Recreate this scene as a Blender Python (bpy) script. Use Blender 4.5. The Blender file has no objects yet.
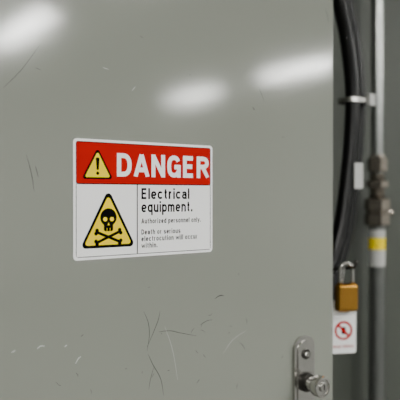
import bpy, bmesh, math, random
from mathutils import Vector, Matrix
random.seed(7)
R=math.radians
def lin(c):
    return tuple(((v/255)/12.92 if v/255<=0.04045 else ((v/255+0.055)/1.055)**2.4) for v in c)+(1,)
def mat(name,rgb,rough=.5,metal=0,var=0.0,vscale=8,bump=0,bscale=300,emit=0,spec=.5,rvar=0,coat=0):
    m=bpy.data.materials.new(name); m.use_nodes=True
    n=m.node_tree.nodes; l=m.node_tree.links; b=n['Principled BSDF']
    c=lin(rgb); b.inputs['Base Color'].default_value=c
    b.inputs['Roughness'].default_value=rough; b.inputs['Metallic'].default_value=metal
    b.inputs['Specular IOR Level'].default_value=spec
    b.inputs['Coat Weight'].default_value=coat
    tc=n.new('ShaderNodeTexCoord')
    if var>0:
        t=n.new('ShaderNodeTexNoise'); t.inputs['Scale'].default_value=vscale; t.inputs['Detail'].default_value=5
        l.new(tc.outputs['Object'],t.inputs['Vector'])
        mx=n.new('ShaderNodeMix'); mx.data_type='RGBA'
        mx.inputs[6].default_value=tuple(v*(1-var) for v in c[:3])+(1,)
        mx.inputs[7].default_value=tuple(min(1,v*(1+var)) for v in c[:3])+(1,)
        l.new(t.outputs['Fac'],mx.inputs[0]); l.new(mx.outputs[2],b.inputs['Base Color'])
        if rvar>0:
            mr=n.new('ShaderNodeMapRange'); mr.inputs[3].default_value=max(0,rough-rvar); mr.inputs[4].default_value=rough+rvar
            l.new(t.outputs['Fac'],mr.inputs[0]); l.new(mr.outputs[0],b.inputs['Roughness'])
    if bump>0:
        t2=n.new('ShaderNodeTexNoise'); t2.inputs['Scale'].default_value=bscale; t2.inputs['Detail'].default_value=2
        l.new(tc.outputs['Object'],t2.inputs['Vector'])
        bp=n.new('ShaderNodeBump'); bp.inputs['Strength'].default_value=bump; bp.inputs['Distance'].default_value=.001
        l.new(t2.outputs['Fac'],bp.inputs['Height']); l.new(bp.outputs['Normal'],b.inputs['Normal'])
    if emit>0:
        b.inputs['Emission Color'].default_value=c; b.inputs['Emission Strength'].default_value=emit
    return m
M=dict(
 door=mat('powder_coat_grey',(135,138,129),.095,0,.03,3,.035,420,spec=.58),
 body=mat('cabinet_paint',(112,116,108),.4,0,.04,4,.1,260),
 wall=mat('wall_panel_paint',(64,68,61),.55,0,.05,3,.1,120),
 roomwall=mat('room_wall_paint',(190,192,190),.8,0,.03,2,.2,60),
 ceil=mat('ceiling_tile',(215,215,213),.9,0,.03,4,.3,80),
 floor=mat('sealed_concrete',(118,119,116),.5,0,.12,2,.2,20),
 trim=mat('rubber_trim',(50,50,50),.6,0,.05,5),
 white=mat('sign_white',(255,255,255),.5,0,.003,5,spec=.4),
 red=mat('sign_red',(182,0,0),.6,0,.02,5,spec=.05),
 yel=mat('sign_yellow',(255,224,0),.6,0,.01,5,spec=.03),
 blk=mat('sign_black',(2,2,2),.6,0,.02,5,spec=.05),
 steel=mat('zinc_steel',(190,188,184),.2,1,.08,40,.03,300),
 dsteel=mat('dark_steel',(70,68,65),.35,1,.1,40),
 galv=mat('galvanised_steel',(160,162,160),.26,.95,.12,25),
 galv2=mat('conduit_grey',(120,122,120),.3,.8,.1,25),
 bronze=mat('coupling_cast_metal',(155,146,136),.24,1,.25,50,.06,200),
 brass=mat('brass',(182,134,58),.25,1,.12,40,.04,300),
 rubber=mat('cable_jacket',(3,3,3),.3,0,.1,30,.03,200,spec=.3),
 nylon=mat('nylon_tie',(190,190,187),.5,0,.02,10),
 scratchd=mat('scratch_dark',(42,43,39),.6,0,.05,50,spec=.2),
 scratchl=mat('scratch_light',(185,188,181),.5,0,.05,50),
 lamp=mat('lamp_diffuser',(255,254,250),.5,0,emit=152),
 lhouse=mat('lamp_housing',(225,225,222),.5,0,.02,5),
)
def group(name,loc=(0,0,0),rotz=0):
    e=bpy.data.objects.new(name,None); e.empty_display_size=.05
    e.location=loc; e.rotation_euler=(0,0,rotz); bpy.context.collection.objects.link(e); return e
def link(name,me,m,parent=None,smooth=False):
    o=bpy.data.objects.new(name,me); bpy.context.collection.objects.link(o)
    me.materials.append(m)
    if smooth:
        for p in me.polygons: p.use_smooth=True
    if parent: o.parent=parent
    return o
def bmo(name,bm,m,parent=None,smooth=False):
    bmesh.ops.recalc_face_normals(bm,faces=bm.faces)
    me=bpy.data.meshes.new(name); bm.to_mesh(me); bm.free()
    return link(name,me,m,parent,smooth)
def box(name,a,b,m,parent=None,bev=0,seg=3):
    bm=bmesh.new(); bmesh.ops.create_cube(bm,size=1)
    for v in bm.verts:
        v.co=Vector([(a[i]+b[i])/2+v.co[i]*(b[i]-a[i]) for i in range(3)])
    if bev: bmesh.ops.bevel(bm,geom=bm.edges[:],offset=bev,segments=seg,profile=.5,affect='EDGES')
    o=bmo(name,bm,m,parent,bev>0)
    if bev:
        w=o.modifiers.new('wn','WEIGHTED_NORMAL'); w.keep_sharp=True
    return o
def lathe(name,prof,m,parent=None,origin=(0,0,0),axis='z',seg=48):
    bm=bmesh.new(); rings=[]
    def P(r,h,a):
        c,s=r*math.cos(a),r*math.sin(a)
        p={'z':(c,s,h),'y':(c,h,s),'x':(h,c,s)}[axis]
        return Vector(p)+Vector(origin)
    for r,h in prof: rings.append([bm.verts.new(P(r,h,2*math.pi*i/seg)) for i in range(seg)])
    for k in range(len(rings)-1):
        for i in range(seg):
            j=(i+1)%seg; bm.faces.new((rings[k][i],rings[k][j],rings[k+1][j],rings[k+1][i]))
    bm.faces.new(rings[0]); bm.faces.new(rings[-1])
    o=bmo(name,bm,m,parent,seg>12)
    if seg>12:
        try: o.data.set_sharp_from_angle(angle=R(35))
        except Exception: pass
    return o
def smoothpath(pts,n=10):
    P=[Vector(p) for p in pts]; P=[P[0]*2-P[1]]+P+[P[-1]*2-P[-2]]; out=[]
    for i in range(1,len(P)-2):
        for k in range(n):
            t=k/n; a,b,c,d=P[i-1:i+3]
            out.append(.5*((2*b)+(c-a)*t+(2*a-5*b+4*c-d)*t*t+(3*b-a-3*c+d)*t**3))
    out.append(P[-2]); return out
def tube(name,pts,r,m,parent=None,seg=16,n=10):
    path=smoothpath(pts,n)
    bm=bmesh.new(); rings=[]; T=(path[1]-path[0]).normalized()
    N=T.orthogonal().normalized()
    for i,p in enumerate(path):
        T=(path[min(i+1,len(path)-1)]-path[max(i-1,0)]).normalized()
        N=(N-T*N.dot(T)).normalized(); B=T.cross(N)
        rings.append([bm.verts.new(p+(N*math.cos(2*math.pi*k/seg)+B*math.sin(2*math.pi*k/seg))*r) for k in range(seg)])
    for k in range(len(rings)-1):
        for i in range(seg):
            j=(i+1)%seg; bm.faces.new((rings[k][i],rings[k][j],rings[k+1][j],rings[k+1][i]))
    bm.faces.new(rings[0]); bm.faces.new(rings[-1])
    return bmo(name,bm,m,parent,True)
def poly(name,pts,y,m,parent=None,thick=0):
    bm=bmesh.new(); f=bm.faces.new([bm.verts.new((x,y,z)) for x,z in pts])
    if thick:
        r=bmesh.ops.extrude_face_region(bm,geom=[f])
        for v in [g for g in r['geom'] if isinstance(g,bmesh.types.BMVert)]: v.co.y+=thick
        return bmo(name,bm,m,parent)
    me=bpy.data.meshes.new(name); bmesh.ops.triangulate(bm,faces=bm.faces)
    bmesh.ops.recalc_face_normals(bm,faces=bm.faces)
    bm.to_mesh(me); bm.free(); return link(name,me,m,parent)
def rrect(x0,z0,x1,z1,r,n=8):
    out=[]
    for cx,cz,a0 in ((x1-r,z1-r,0),(x0+r,z1-r,90),(x0+r,z0+r,180),(x1-r,z0+r,270)):
        for k in range(n+1):
            a=R(a0+90*k/n); out.append((cx+r*math.cos(a),cz+r*math.sin(a)))
    return out
def rtri(x0,x1,z0,z1,r,n=6):
    V=[Vector((x0,z0)),Vector((x1,z0)),Vector(((x0+x1)/2,z1))]; out=[]
    for i in range(3):
        p=V[i]; a=(V[i-1]-p).normalized(); b=(V[(i+1)%3]-p).normalized()
        half=math.acos(max(-1,min(1,a.dot(b))))/2; d=r/math.tan(half)
        s=p+a*d; e=p+b*d; c=p+(a+b).normalized()*(r/math.sin(half))
        a0=math.atan2(*(s-c).yx); a1=math.atan2(*(e-c).yx)
        while a1<a0: a1+=2*math.pi
        for k in range(n+1):
            t=a0+(a1-a0)*k/n; out.append((c.x+r*math.cos(t),c.y+r*math.sin(t)))
    return out
def ell(cx,cz,rx,rz,n=28,rot=0):
    return [(cx+rx*math.cos(t)*math.cos(rot)-rz*math.sin(t)*math.sin(rot),cz+rx*math.cos(t)*math.sin(rot)+rz*math.sin(t)*math.cos(rot)) for t in [2*math.pi*i/n for i in range(n)]]
# ---- condensed sans lettering drawn as strokes (cap height 1)
def A(cx,cy,rx,ry,a0,a1,e=2.35,n=22):
    o=[]
    for k in range(n+1):
        a=R(a0+(a1-a0)*k/n); c,s=math.cos(a),math.sin(a)
        o.append((cx+rx*math.copysign(abs(c)**(2/e),c),cy+ry*math.copysign(abs(s)**(2/e),s)))
    return o
X=.66; Hx=.33
G={
'E':([[(0,0),(0,1)],[(0,1),(.46,1)],[(0,.52),(.42,.52)],[(0,0),(.46,0)]],.46),
'D':([[(0,0),(0,1)],[(0,1),(.2,1)]+A(.2,.5,.32,.5,90,-90)+[(.2,0),(0,0)]],.52),
'A':([[(-.02,-.1),(.29,1.1)],[(.60,-.1),(.29,1.1)],[(.09,.26),(.49,.26)]],.58),
'N':([[(0,0),(0,1)],[(0,1.08),(.52,-.08)],[(.52,0),(.52,1)]],.52),
'G':([A(.27,.5,.27,.5,32,330),[(.54,.47),(.54,.0)],[(.56,.47),(.29,.47)]],.55),
'R':([[(0,0),(0,1)],[(0,1),(.22,1)]+A(.22,.76,.28,.24,90,-90)+[(.22,.52),(0,.52)],[(.26,.50),(.54,-.08)]],.52),
'O':([A(.27,.5,.27,.5,0,360)],.54),
'T':([[(0,1),(.5,1)],[(.25,0),(.25,1)]],.5),
'P':([[(0,0),(0,1)],[(0,1),(.22,1)]+A(.22,.75,.28,.25,90,-90)+[(.22,.5),(0,.5)]],.5),
'l':([[(0,0),(0,1)]],0),
'i':([[(0,0),(0,X)],[(0,1.02),(0,1.06)]],0),
't':([[(.10,.90),(.10,.16)]+A(.25,.15,.15,.15,180,270),[(-.03,X),(.26,X)]],.24),
'r':([[(0,0),(0,X)],A(.24,X-.26,.24,.26,180,95)],.24),
'c':([A(.22,Hx,.22,Hx,42,318)],.42),
'e':([A(.22,Hx,.22,Hx,0,318),[(0,Hx),(.44,Hx)]],.44),
'a':([A(.21,X-.20,.19,.20,165,0)+[(.40,.40),(.40,0)],A(.20,.19,.20,.19,0,360)],.42),
'u':([[(0,X),(0,.22)]+A(.20,.22,.20,.22,180,360),[(.40,X),(.40,0)]],.40),
'n':([[(0,0),(0,X)],A(.20,X-.24,.20,.24,180,0)+[(.40,.40),(.40,0)]],.40),
'm':([[(0,0),(0,X)],A(.165,X-.24,.165,.24,180,0)+[(.33,.40),(.33,0)],A(.495,X-.24,.165,.24,180,0)+[(.66,.40),(.66,0)]],.66),
'h':([[(0,0),(0,1)],A(.20,X-.24,.20,.24,180,0)+[(.40,.40),(.40,0)]],.40),
'p':([[(0,X),(0,-.27)],A(.21,Hx,.21,Hx,0,360)],.42),
'q':([[(.42,X),(.42,-.27)],A(.21,Hx,.21,Hx,0,360)],.42),
'd':([[(.42,0),(.42,1)],A(.21,Hx,.21,Hx,0,360)],.42),
'o':([A(.22,Hx,.22,Hx,0,360)],.44),
's':([A(.20,.49,.19,.17,35,270,2,14)+A(.20,.16,.20,.16,90,-145,2,14)],.40),
'z':([[(0,X),(.38,X)],[(.38,X),(0,0)],[(0,0),(.38,0)]],.38),
'y':([[(-.03,X+.1),(.21,.02)],[(.45,X+.1),(.17,-.10)],[(.17,-.10),(.11,-.24),(0,-.26)]],.42),
'w':([[(-.03,X+.12),(.18,-.05)],[(.18,-.05),(.38,X)],[(.38,X),(.58,-.05)],[(.58,-.05),(.79,X+.12)]],.76),
'.':([[(0,0),(0,.04)]],0),
}
def text(name,s,x0,x1,z0,cap,y,m,parent,w=.16,gap=.12):
    bm=bmesh.new(); cur=0
    for ch in s:
        if ch==' ': cur+=.34+w*.5; continue
        st,adv=G[ch]
        ww=w*.8 if ch=='w' else w
        for si,sx in enumerate(st):
            ys=y-.000015*si
            pts=[Vector((cur+w/2+p[0],w/2+p[1]*(1-w) if p[1]>=0 else w/2+p[1])) for p in sx]
            prev=None
            for i,p in enumerate(pts):
                T=pts[min(i+1,len(pts)-1)]-pts[max(i-1,0)]
                if T.length<1e-6: continue
                T.normalize(); q=p.copy()
                if i==0 and abs(T.x)<.01: q=q-T*w/2
                if i==len(pts)-1 and abs(T.x)<.01: q=q+T*w/2
                N=Vector((-T.y,T.x))*ww/2
                ab=[]
                for c in (q+N,q-N):
                    yy=c.y
                    if ch in 'w': yy=max(0,min(X*(1-w)+w,yy))
                    elif ch=='y': yy=min(X*(1-w)+w,yy)
                    elif ch not in 'pq': yy=max(0,min(1.0,yy))
                    ab.append(bm.verts.new((c.x,ys,yy)))
                if prev: bm.faces.new((prev[0],prev[1],ab[1],ab[0]))
                prev=ab
        cur+=adv+w+gap
    total=cur-gap
    for v in bm.verts: v.co=Vector((x0+v.co.x/total*(x1-x0),v.co.y,z0+v.co.z*cap))
    for f in bm.faces: 
        f.normal_update()
        if f.normal.y>0: f.normal_flip()
    me=bpy.data.meshes.new(name); bm.to_mesh(me); bm.free()
    return link(name,me,m,parent)

# ---------------- room shell
box('floor',(-4,-8.6,-.1),(8,.6,0),M['floor'])
box('ceiling',(-4,-8.6,3.02),(8,.6,3.12),M['ceil'])
box('wall_back',(-4,.36,0),(8,.46,3.02),M['wall'])
box('wall_front',(-4,-8.6,0),(8,-8.5,3.02),M['roomwall'])
box('wall_left',(-4.1,-8.6,0),(-4,.46,3.02),M['roomwall'])
box('wall_right',(8,-8.6,0),(8.1,.46,3.02),M['roomwall'])
box('baseboard_back',(-4,.348,0),(8,.36,.1),M['trim'])
box('baseboard_front',(-4,-8.5,0),(8,-8.488,.1),M['trim'])
# ---------------- fluorescent ceiling lights, tubes run along y
def light(x,y):
    g=group('fluorescent_light',(x,y,3.02))
    box('housing',(-.09,-.62,-.03),(.09,.62,0),M['lhouse'],g,.004)
    box('diffuser',(-.060,-.55,-.05),(.060,.55,-.0305),M['lamp'],g)
for x,y in [(2.12,-4.7),(5.45,-4.6),(5.6,-6.92),(2.12,-7.0),(-1.2,-4.7),
            (2.12,-2.3),(5.45,-2.3),(-1.2,-2.3)]:
    light(x,y)

# ---------------- electrical cabinet
cab=group('electrical_cabinet',(0,0,0))
box('body',(-1.3,.03,.1),(.94,.355,2.3),M['body'],cab,.004)
box('plinth',(-1.28,.05,0),(.92,.355,.0995),M['trim'],cab)
box('door_right_leaf',(-.17,0,.13),(.9565,.028,2.27),M['door'],cab,.005,4)
box('door_left_leaf',(-1.3,0,.13),(-.176,.028,2.27),M['door'],cab,.005,4)
hk=group('padlock_hook',(0,0,0))
tube('hook_rod',[(.942,.10,1.338),(1.0,.10,1.338),(1.052,.098,1.338),(1.066,.08,1.341),(1.062,.05,1.345),(1.055,.03,1.35),(1.053,.024,1.362)],.0035,M['dsteel'],hk,10,6)
lathe('hook_base',[(.010,.9402),(.010,.944),(.006,.946)],M['dsteel'],hk,(0,.10,1.338),'x',24)
# scratches on the door skin
def ribbon(bm,pts,w):
    path=smoothpath([(x,0,z) for x,z in pts],6); vs=[]
    for i,p in enumerate(path):
        T=(path[min(i+1,len(path)-1)]-path[max(i-1,0)]).normalized(); Nn=Vector((-T.z,0,T.x))
        ww=w*(.35+.65*math.sin(math.pi*(i+.3)/(len(path)-.4)))
        vs.append((bm.verts.new(p+Nn*ww/2+Vector((0,-.00012,0))),bm.verts.new(p-Nn*ww/2+Vector((0,-.00012,0)))))
    for a,b in zip(vs,vs[1:]): bm.faces.new((a[0],a[1],b[1],b[0]))
S=[([(.521,1.318),(.529,1.30),(.531,1.28),(.527,1.256)],.0009),
   ([(.529,1.25),(.538,1.232),(.552,1.208),(.558,1.18)],.0010),
   ([(.548,1.283),(.57,1.282),(.59,1.276),(.622,1.267)],.0009),
   ([(.527,1.262),(.540,1.286),(.548,1.303),(.551,1.316)],.0009),
   ([(.63,1.284),(.643,1.289),(.655,1.29)],.0008),
   ([(.661,1.325),(.672,1.329),(.681,1.328)],.0014),
   ([(.715,1.243),(.722,1.238),(.728,1.229)],.0008),
   ([(.54,1.23),(.533,1.21),(.53,1.195)],.0007),
   ([(.332,1.555),(.339,1.53),(.343,1.505)],.0008),
   ([(.345,1.54),(.349,1.525)],.0008),
   ([(.300,1.645),(.325,1.672),(.352,1.71)],.0006),
   ([(.76,1.69),(.766,1.68),(.772,1.668)],.0008),
   ([(.745,1.655),(.75,1.65)],.0013),
   ([(.93,1.86),(.936,1.85),(.94,1.835)],.0008)]
for k in range(30):
    if k<16: x=random.gauss(.58,.10); z=random.gauss(1.255,.045)
    else:
        x=random.uniform(.31,.92); z=random.choice((random.uniform(1.16,1.38),random.uniform(1.6,1.8)))
    a=random.uniform(0,3.1); L=random.uniform(.0015,.006); b=random.uniform(-.3,.3)
    S.append(([(x,z),(x+L*math.cos(a),z+L*math.sin(a)),(x+2*L*math.cos(a+b),z+2*L*math.sin(a+b))],random.uniform(.0004,.0008)))
bm=bmesh.new()
for p,w in S: ribbon(bm,p,w)
bmo('door_scratches_dark',bm,M['scratchd'],cab)
bm=bmesh.new()
for p,w in [([(.347,1.285),(.352,1.288),(.358,1.287)],.0018),([(.388,1.282),(.392,1.284)],.0020),([(.405,1.255),(.41,1.262),(.414,1.264)],.0018),
            ([(.31,1.285),(.316,1.287)],.0016),([(.56,1.29),(.575,1.25),(.585,1.2)],.0005),([(.68,1.23),(.70,1.25),(.73,1.262)],.0005),
            ([(.50,1.66),(.506,1.667)],.001),([(.45,1.69),(.46,1.688)],.0009)]: ribbon(bm,p,w)
bmo('door_scratches_light',bm,M['scratchl'],cab)

# ---------------- danger sign (10 x 7 in)
W,H=.2534,.178
sg=group('danger_sign',(.4016,0,1.4045))
poly('backing',rrect(0,0,W,H,.006),-.0010,M['white'],sg,.0009)
Y=lambda k:-.0010-.00012*k
D=lambda d:H-d
poly('header_outline',rrect(.0040,D(.0668),W-.0040,D(.0040),.0035),Y(1),M['blk'],sg)
poly('header_red',rrect(.0051,D(.0652),W-.0051,D(.0051),.003),Y(2),M['red'],sg)
for i,(a,b,c,d) in enumerate([(.0040,.006,.0050,D(.066)),(W-.0050,.006,W-.0040,D(.066)),(.006,.0040,W-.006,.0050),(.1062,.005,.1080,D(.066))]):
    poly('frame_line_%d'%(i+1),[(a,b),(c,b),(c,d),(a,d)],Y(1),M['blk'],sg)
poly('alert_triangle_border',rtri(.0130,.0650,D(.0590),D(.0120),.0035),Y(3),M['blk'],sg)
poly('alert_triangle',rtri(.0177,.0603,D(.0563),D(.0178),.0022),Y(4),M['yel'],sg)
poly('exclamation_bar',[(.0373,D(.0452)),(.0407,D(.0452)),(.0421,D(.0285)),(.0413,D(.0272)),(.0367,D(.0272)),(.0359,D(.0285))],Y(5),M['blk'],sg)
poly('exclamation_dot',ell(.039,D(.0503),.0025,.0025),Y(5),M['blk'],sg)
text('danger_text','DANGER',.0715,.2460,D(.0545),.0355,Y(3),M['white'],sg,.205,.12)
poly('skull_triangle_border',rtri(.0100,.1040,D(.1615),D(.0730),.006),Y(1),M['blk'],sg)
poly('skull_triangle',rtri(.0168,.0972,D(.1572),D(.0825),.0035),Y(2),M['yel'],sg)
cx=.057
zc=D(.1455)
for i,s in enumerate((1,-1)):
    a=s*R(22); L=.0215; w=.0021; ca,sa=math.cos(a),math.sin(a)
    poly('crossbone_%d'%(i+1),[(cx+x*ca-z*sa,zc+x*sa+z*ca) for x,z in ((-L,-w),(L,-w),(L,w),(-L,w))],Y(3)-.00003*i,M['blk'],sg)
    for j,(ex,ez) in enumerate(((-L,.0024),(-L,-.0024),(L,.0024),(L,-.0024))):
        poly('bone_end_%d%d'%(i+1,j+1),ell(cx+ex*ca-ez*sa,zc+ex*sa+ez*ca,.0030,.0030,16),Y(3)-.00003*(i+1)-.00001*j,M['blk'],sg)
zs=D(.1160)
poly('skull_cranium',ell(cx,zs,.0138,.0135,40),Y(4),M['blk'],sg)
poly('skull_jaw',rrect(cx-.0078,D(.1368),cx+.0078,D(.121),.003),Y(4)-.00003,M['blk'],sg)
for s in (-1,1):
    poly('eye_socket_%s'%('l' if s<0 else 'r'),ell(cx+s*.0056,D(.1188),.0035,.0033,20),Y(5),M['yel'],sg)
    poly('tooth_gap_%s'%('l' if s<0 else 'r'),[(cx+s*.0026-.0004,D(.1366)),(cx+s*.0026+.0004,D(.1366)),(cx+s*.0026+.0004,D(.1320)),(cx+s*.0026-.0004,D(.1320))],Y(5),M['yel'],sg)
poly('nose_cavity',[(cx-.0018,D(.1277)),(cx+.0018,D(.1277)),(cx,D(.1233))],Y(5),M['yel'],sg)
T_=lambda n,s,x1,d,cap,w,g=.12: text(n,s,.1145,x1,D(d),cap,Y(1),M['blk'],sg,w,g)
T_('text_line_1','Electrical',.2060,.0890,.0172,.190)
T_('text_line_2','equipment.',.2120,.1095,.0172,.190)
T_('text_line_3','Authorized personnel only.',.2290,.1270,.0080,.20,.17)
T_('text_line_4','Death or serious',.1880,.1440,.0080,.20,.17)
T_('text_line_5','electrocution will occur',.2220,.1545,.0080,.20,.17)
T_('text_line_6','within.',.1440,.1650,.0080,.20,.17)

# ---------------- door latch (escutcheon + cylinder lock)
lt=group('door_latch',(.870,0,1.15))
poly('escutcheon',rrect(-.026,-.13,.026,.085,.022,10),-.006,M['steel'],lt,.0058)
poly('escutcheon_raised',rrect(-.019,-.12,.019,.077,.018,10),-.0085,M['steel'],lt,.0024)
lathe('upper_screw',[(.0095,-.0086),(.0095,-.011),(.008,-.0125),(.0045,-.0125),(.004,-.0105)],M['dsteel'],lt,(0,0,.052),'y',28)
lathe('upper_screw_head',[(.0062,-.0104),(.0062,-.0135),(.005,-.0145)],M['steel'],lt,(0,0,.052),'y',6)
lathe('lock_collar',[(.0185,-.0086),(.0185,-.014),(.0165,-.017),(.0125,-.018)],M['dsteel'],lt,(0,0,0),'y')
lathe('lock_barrel',[(.0125,-.0175),(.0125,-.034)],M['steel'],lt,(0,0,0),'y')
lathe('lock_head',[(.014,-.033),(.0185,-.036),(.0195,-.038),(.0195,-.050),(.0180,-.053),(.0150,-.0535),(.0142,-.0515),(.0135,-.0515)],M['steel'],lt,(0,0,0),'y')
lathe('lock_core',[(.0085,-.0515),(.0085,-.0545),(.0078,-.0552)],M['steel'],lt,(0,0,0),'y',32)
box('key_slot',(-.001,-.0556,-.005),(.001,-.0552,.005),M['blk'],lt)
lathe('lower_screw',[(.0095,-.0086),(.0095,-.011),(.008,-.0125)],M['dsteel'],lt,(0,0,-.09),'y',28)

# ---------------- padlock
pl=group('padlock',(1.051,.05,1.2835),R(-22))
box('body',(-.0245,-.012,-.030),(.0245,.012,.030),M['brass'],pl,.0080,6)
rr=.0145
sh=[(-rr,0,.026),(-rr,0,.052)]+[(-rr*math.cos(R(a)),0,.058+rr*math.sin(R(a))) for a in range(0,181,20)]+[(rr,0,.052),(rr,0,.026)]
tube('shackle',sh,.0042,M['steel'],pl,14,4)
for s in (-1,1): lathe('shackle_seat_%s'%('l' if s<0 else 'r'),[(.0062,.0295),(.0062,.0315),(.0055,.032)],M['brass'],pl,(s*rr,0,0),'z',20)
lathe('keyway',[(.007,.0301-.0605),(.007,-.031)],M['dsteel'],pl,(0,0,0),'z',20)
# ---------------- lockout tag
tg=group('lockout_tag',(1.053,.069,1.2855),R(-26))
poly('card',rrect(-.021,-.125,.037,-.012,.005),0,M['white'],tg,.0008)
bm=bmesh.new(); c0=(.008,-.076); n=40
ri=[bm.verts.new((c0[0]+.0155*math.cos(2*math.pi*i/n),-.0004,c0[1]+.0155*math.sin(2*math.pi*i/n))) for i in range(n)]
ro=[bm.verts.new((c0[0]+.0205*math.cos(2*math.pi*i/n),-.0004,c0[1]+.0205*math.sin(2*math.pi*i/n))) for i in range(n)]
for i in range(n):
    j=(i+1)%n; bm.faces.new((ri[i],ri[j],ro[j],ro[i]))
bmo('prohibition_ring',bm,M['red'],tg)
q=.017*.7; w=.0018
poly('prohibition_bar',[(c0[0]-q-w,c0[1]+q-w),(c0[0]-q+w,c0[1]+q+w),(c0[0]+q+w,c0[1]-q+w),(c0[0]+q-w,c0[1]-q-w)],-.0007,M['red'],tg)
poly('prohibition_hand',rrect(c0[0]-.005,c0[1]-.008,c0[0]+.005,c0[1]+.008,.004),-.0005,M['blk'],tg)
text('tag_text','DO NOT OPERATE',-.015,.031,-.113,.0055,-.0005,M['red'],tg,.2)
tube('tie_string',[(.004,.001,-.02),(.003,.004,.01),(.002,-.002,.04),(.004,-.012,.06),(.006,-.008,.052),(.006,.002,.02),(.005,.001,-.02)],.0011,M['nylon'],tg,8,6)

# ---------------- cable bundle
cb=group('cable_bundle',(0,0,0))
def CP(u,v,y=.15):   # survey offset along the wall / height, converted to metres
    x=1.162+.00358*(u-345); t=1.498+.0021*(u-345); return (x,y,1.5+t/640*(195-v))
pa=[(1.09,.15,2.7),(1.10,.15,2.3),CP(337,-60),CP(340,0),CP(346,35),CP(351,75),CP(352,110),CP(350,150),CP(346,190),CP(340,232),CP(332,262),CP(318,290),(1.02,.15,1.193),(.975,.15,1.19)]
pb=[(1.14,.165,2.7),(1.15,.165,2.3),CP(346,-60,.165),CP(350,0,.165),CP(357,35,.165),CP(362,75,.165),CP(363,110,.165),CP(361,150,.165),CP(357,190,.165),CP(351,232,.165),CP(344,262,.165),CP(335,290,.165),(1.06,.165,1.135),(1.01,.155,1.13),(.975,.15,1.13)]
tube('cable_1',pa,.0175,M['rubber'],cb,20)
tube('cable_2',pb,.0170,M['rubber'],cb,20)
pc=[(1.20,.30,2.7),CP(333,-40,.25),CP(336,40,.25),CP(338,110,.25),CP(336,180,.25),CP(332,260,.25),CP(332,330,.25),CP(337,375,.25),CP(341,420,.25),(1.14,.25,.7),(1.14,.25,.06)]
tube('cable_3',pc,.020,M['rubber'],cb,20)
for i,zz in enumerate((1.19,1.13)):
    lathe('cable_gland_%d'%(i+1),[(.027,.942),(.027,.950),(.024,.952),(.024,.972),(.019,.976)],M['dsteel'],cb,(0,.15,zz),'x',24)
def tie(name,u,v,w,h,m):
    x,y,z=CP(u,v,.158)
    bm=bmesh.new(); pts=rrect(x-w/2,y-.027,x+w/2,y+.027,.018,6)
    a=[bm.verts.new((p,q,z-h/2)) for p,q in pts]; b=[bm.verts.new((p,q,z+h/2)) for p,q in pts]
    for i in range(len(a)):
        j=(i+1)%len(a); bm.faces.new((a[i],a[j],b[j],b[i]))
    return bmo(name,bm,m,cb)
tie('cable_tie_band',357,101,.080,.011,M['steel'])
x,y,z=CP(364,101,.134); box('cable_tie_head',(x-.010,y-.010,z-.014),(x+.010,y+.002,z+.014),M['nylon'],cb,.002)
tie('cable_tie_band_top',342,-60,.080,.012,M['steel'])
x,y,z=CP(351,176,.128)
box('cable_marker',(x-.015,y-.0015,z-.030),(x+.015,y+.0015,z+.030),M['nylon'],cb,.001)

# ---------------- conduit
cd=group('electrical_conduit',(1.470,.30,0))
lathe('upper_pipe',[(.0175,1.55),(.0175,3.018)],M['galv'],cd)
lathe('lower_pipe',[(.022,.0),(.022,1.47)],M['galv2'],cd)
lathe('compression_nut_top',[(.0175,1.5625),(.026,1.565),(.0275,1.568),(.0275,1.598),(.026,1.602),(.0205,1.607),(.0195,1.614),(.018,1.614)],M['bronze'],cd,seg=6)
lathe('coupling_thread',[(.0225,1.490)]+[(.0225 if k%2 else .0205,1.494+.0035*k) for k in range(20)],M['bronze'],cd)
lathe('coupling_flange',[(.028,1.520),(.031,1.523),(.031,1.538),(.028,1.541)],M['bronze'],cd,seg=6)
lathe('compression_nut_bottom',[(.024,1.412),(.033,1.415),(.035,1.419),(.035,1.446),(.031,1.449),(.031,1.455),(.036,1.458),(.036,1.486),(.033,1.490),(.024,1.494)],M['bronze'],cd,seg=6)
lathe('clamp_screw',[(.011,.028),(.011,.050),(.008,.053)],M['bronze'],cd,(0,-.008,1.450),'x',20)
lathe('label_band',[(.0222,1.300),(.0226,1.300),(.0226,1.402),(.0222,1.402)],M['nylon'],cd)
lathe('label_yellow',[(.0226,1.347),(.0229,1.347),(.0229,1.380),(.0226,1.380)],M['yel'],cd)
for i,zz in enumerate((.6,2.4)):
    box('strut_%d'%(i+1),(-.06,.024,zz-.02),(.06,.059,zz+.02),M['galv'],cd,.002)
    lathe('strap_%d'%(i+1),[(.025,zz-.012),(.025,zz+.012)],M['galv'],cd)

# ---------------- camera
cam=bpy.data.cameras.new('camera'); co=bpy.data.objects.new('camera',cam); bpy.context.collection.objects.link(co)
co.location=(0,-.8544,1.5); co.rotation_euler=(R(90-.45),0,R(-36.4))
cam.sensor_width=36; cam.lens=57.6; cam.clip_start=.02
cam.dof.use_dof=True; cam.dof.focus_distance=1.0; cam.dof.aperture_fstop=3.4
bpy.context.scene.camera=co
w=bpy.data.worlds.new('world'); bpy.context.scene.world=w; w.use_nodes=True
w.node_tree.nodes['Background'].inputs[0].default_value=(.8,.85,.9,1); w.node_tree.nodes['Background'].inputs[1].default_value=.3
